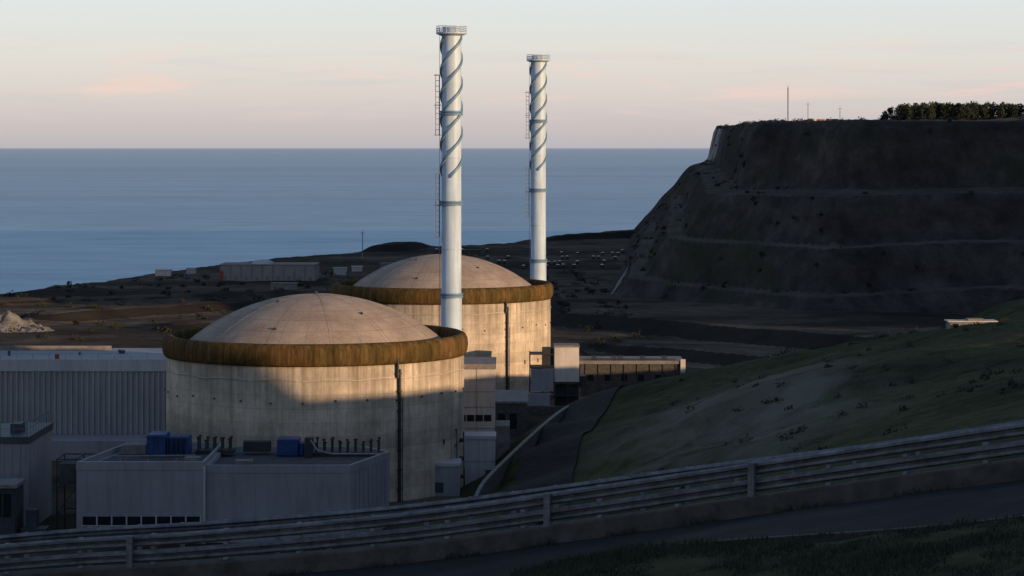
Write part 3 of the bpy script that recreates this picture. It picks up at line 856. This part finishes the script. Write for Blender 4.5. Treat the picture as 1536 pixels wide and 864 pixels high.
for i in range(260):
    x=random.uniform(14,100); y=random.uniform(200,470)
    if random.random()<.4: y=470-(x-40)*.55+random.uniform(-10,10)
    if x<26 and y>340: continue
    it.append((x,y,hz(x,y)-.2,random.uniform(.3,.9),random.uniform(.4,1.3)))
leaf_mass('hillside_scrub',it,M['bush'],50,.18,False)
it=[]
for i in range(320):
    x=random.uniform(-220,40); y=random.uniform(690,1150); it.append((x,y,pz(x,y)-.3,random.uniform(.6,1.6),random.uniform(1.5,4)))
leaf_mass('platform_scrub',it,M['bush'],50,.45,False)
it=[]
while len(it)<420:
    x=random.uniform(50,200); y=random.uniform(765,1600); zz=cz(x,y)
    if zz<14 or fbm(np.array([x/40]),np.array([y/40]),3)[0]<-.1: continue
    it.append((x,y,zz-.5,random.uniform(.5,1.4),random.uniform(1.0,2.6)))
leaf_mass('cliff_scrub',it,M['bush'],40,.4,False)

# ------------------------------------------------------------------ foreground road, kerb wall, guardrail
def frames(P):
    T=np.gradient(P[:,:2],axis=0); T/=np.hypot(T[:,0],T[:,1])[:,None]; n=np.stack([-T[:,1],T[:,0]],1); return n,T
GN,GT=frames(GD)
def strip(name,offs,mat,smooth=False):
    v=[];f=[];k=len(offs)
    for p,n in zip(GD,GN):
        for o,dz in offs: v.append((p[0]+n[0]*o,p[1]+n[1]*o,p[2]+dz))
    for i in range(len(GD)-1):
        for c in range(k-1): a=i*k+c; f.append((a,a+1,a+k+1,a+k))
    return obj_from(name,v,f,mat,smooth=smooth)
strip('road',[(.45,-RDROP),(4.5,-RDROP+.05),(RW+.05,-RDROP)],M['asph'])
strip('kerb_wall',[(-.30,-RDROP-.6),(-.30,-.83),(-.27,-.80),(.42,-.80),(.45,-.83),(.45,-RDROP-.1)],M['conc_dk'])
strip('road_kerb',[(RW-.1,-RDROP-.1),(RW-.1,-RDROP+.10),(RW+.1,-RDROP+.10),(RW+.1,-RDROP-.1)],M['conc_dk'])
e=group('guardrail',(0,0,0))
def railm():
    m,nt,b=new_mat('galvanised_rail')
    n=noise(nt,pos(nt,scale=(1,1,3)),1.5,7,.7); n2=noise(nt,pos(nt,scale=(1,1,.3)),6,5,.7)
    c=ramp(nt,n,[(.3,(.075,.073,.08)),(.7,(.24,.235,.25))])
    c=mix(nt,c,ramp(nt,n2,[(.35,.55),(.6,1.05)]),.8,'MULTIPLY')
    L(nt,c,b.inputs['Base Color']); b.inputs['Metallic'].default_value=.3; b.inputs['Roughness'].default_value=.6; return m
M['rail']=railm()
def wbeam(z0,o0,nm):
    pr=[(0,0),(.03,-.02),(.09,-.05),(.09,-.10),(-.02,-.145),(-.02,-.165),(.09,-.21),(.09,-.26),(.03,-.29),(0,-.31)]
    s=strip(nm,[(o0+a,z0+b) for a,b in pr],M['rail'],False); s.parent=e
    s.modifiers.new('s','SOLIDIFY').thickness=.006
wbeam(0,.12,'upper_beam'); wbeam(-.40,.12,'lower_beam')
a=Acc(); b=Acc(); acc=0
for i in range(1,len(GD)):
    L_=np.hypot(*(GD[i]-GD[i-1])[:2]); t0=0
    while acc+ (L_-t0) >=2.0:
        t0+=2.0-acc; acc=0; t=t0/L_; p=GD[i-1]*(1-t)+GD[i]*t; ang=math.atan2(GT[i][1],GT[i][0])
        a.obox((p[0],p[1],p[2]-.43),.06,.08,.42,ang)
        b.obox((p[0]+GN[i][0]*.06,p[1]+GN[i][1]*.06,p[2]-.16),.10,.04,.10,ang)
    acc+=L_-t0
a.done('posts',M['steel'],e); b.done('spacers',M['steel'],e)
a=Acc()
for (x,y,_z) in ((5.83,57,0),(1.2,59.1,0),(-9.6,62.2,0)):
    i=int(np.argmin(np.hypot(GD[:,0]-x,GD[:,1]-y))); p=GD[i]; ang=math.atan2(GT[i][1],GT[i][0])
    a.obox((p[0]+GN[i][0]*.30,p[1]+GN[i][1]*.30,p[2]-.42),.08,.06,.42,ang)
a.done('anchor_posts',M['rail'],e)
e2=group('guardrail',(0,0,0))
pr=[(-1.9,-.02),(-1.86,-.05),(-1.82,-.10),(-1.9,-.15),(-1.82,-.20),(-1.86,-.26),(-1.9,-.3)]
strip('beam',pr,M['rail']).parent=e2
a=Acc()
for i in range(2,len(GD)-1,2):
    p=GD[i]; a.obox((p[0]-GN[i][0]*1.98,p[1]-GN[i][1]*1.98,p[2]-.75),.05,.06,.72,math.atan2(GT[i][1],GT[i][0]))
a.done('posts',M['steel'],e2)

v=[];f=[]
def blade(x,y,z,h):
    an=random.uniform(0,6.28); w=random.uniform(.008,.02); lx,ly=random.gauss(0,.35)*h,random.gauss(0,.35)*h; q=len(v)
    v.extend([(x-math.cos(an)*w,y-math.sin(an)*w,z),(x+math.cos(an)*w,y+math.sin(an)*w,z),(x+lx,y+ly,z+h)]); f.append((q,q+1,q+2))
n=60000
X=np.random.uniform(0,14,n); Y=np.random.uniform(34,50,n); O,_=road_oz(X,Y); Z=hill_z(X,Y)
dn=fbm(X/1.5,Y/1.5,3)
for x,y,z,o,dd in zip(X,Y,Z,O,dn):
    if o>RW+.15 and dd>-.35 and o<RW+12: blade(x,y,z-.02,random.uniform(.05,.15)*(1+dd))
for i in range(9000):
    k=random.randrange(8,len(GD)-20); t=random.random(); p=GD[k]*(1-t)+GD[k+1]*t; o=-random.uniform(.35,2.4)
    x,y=p[0]+GN[k][0]*o,p[1]+GN[k][1]*o; blade(x,y,p[2]-RDROP-.2,random.uniform(.15,.6))
for i in range(3500):
    k=random.randrange(8,len(GD)-20); t=random.random(); p=GD[k]*(1-t)+GD[k+1]*t; o=.5+abs(random.gauss(0,.15))
    if math.sin(k*1.7+t)<.1: continue
    x,y=p[0]+GN[k][0]*o,p[1]+GN[k][1]*o; blade(x,y,p[2]-RDROP-.01,random.uniform(.05,.22))
obj_from('grass',v,f,M['grass'])

# ------------------------------------------------------------------ sun + sky
sd=bpy.data.lights.new('sun','SUN'); sd.energy=5.0; sd.angle=R(.6); sd.color=(1.0,.69,.40)
so=bpy.data.objects.new('sun',sd); scene.collection.objects.link(so)
dirv=Vector((S[0]*math.cos(R(ELEV)),S[1]*math.cos(R(ELEV)),math.sin(R(ELEV))))
so.rotation_euler=dirv.to_track_quat('Z','Y').to_euler(); so.location=(200,-100,200)
w=bpy.data.worlds.new('World'); scene.world=w; w.use_nodes=True; nt=w.node_tree; nt.nodes.clear()
out=N(nt,'ShaderNodeOutputWorld')
sky=N(nt,'ShaderNodeTexSky',sky_type='NISHITA'); sky.sun_disc=False; sky.sun_elevation=R(ELEV); sky.sun_rotation=math.atan2(S[0],S[1])
bg1=N(nt,'ShaderNodeBackground'); bg1.inputs['Strength'].default_value=.02; L(nt,sky.outputs[0],bg1.inputs[0])
g=N(nt,'ShaderNodeTexCoord').outputs['Generated']; sp=N(nt,'ShaderNodeSeparateXYZ'); L(nt,g,sp.inputs[0])
def lin(c): return tuple(((x/255+.055)/1.055)**2.4 if x>10 else x/255/12.92 for x in c)
zc=math_(nt,'MULTIPLY',sp.outputs[2],4.0,clamp=True)
col=ramp(nt,zc,[(0,lin((182,180,188))),(.03,lin((196,188,191))),(.09,lin((213,205,202))),(.16,lin((219,217,213))),(.245,lin((216,223,226))),(.45,lin((167,184,202))),(1,lin((97,120,152)))])
mp=N(nt,'ShaderNodeMapping'); mp.inputs['Scale'].default_value=(1,1,7); L(nt,g,mp.inputs['Vector'])
n1=noise(nt,mp.outputs[0],16,7,.62,.5)
band=ramp(nt,zc,[(.04,0),(.09,1),(.13,.8),(.2,.0)])
cf=math_(nt,'MULTIPLY',ramp(nt,n1,[(.53,0),(.65,1)]),band)
col=mix(nt,col,lin((238,206,198)),math_(nt,'MULTIPLY',cf,.65))
mp2=N(nt,'ShaderNodeMapping'); mp2.inputs['Scale'].default_value=(1,1,16); mp2.inputs['Location'].default_value=(3,1,2); L(nt,g,mp2.inputs['Vector'])
n2=noise(nt,mp2.outputs[0],7,6,.6,.4)
col=mix(nt,col,lin((196,192,198)),math_(nt,'MULTIPLY',math_(nt,'MULTIPLY',ramp(nt,n2,[(.52,0),(.67,1)]),band),.5))
bg2=N(nt,'ShaderNodeBackground'); bg2.inputs['Strength'].default_value=.98; L(nt,col,bg2.inputs[0])
ad=N(nt,'ShaderNodeAddShader'); L(nt,bg1.outputs[0],ad.inputs[0]); L(nt,bg2.outputs[0],ad.inputs[1]); L(nt,ad.outputs[0],out.inputs[0])

# ------------------------------------------------------------------ camera
cd=bpy.data.cameras.new('camera'); cd.sensor_width=36; cd.lens=36*3600/1536; cd.clip_start=1; cd.clip_end=900000
cd.shift_y=-210/1536
co=bpy.data.objects.new('camera',cd); scene.collection.objects.link(co); co.location=(0,0,70); co.rotation_euler=(R(90),0,0)
scene.camera=co
scene.view_settings.view_transform='Standard'; scene.view_settings.look='None'; scene.view_settings.exposure=0
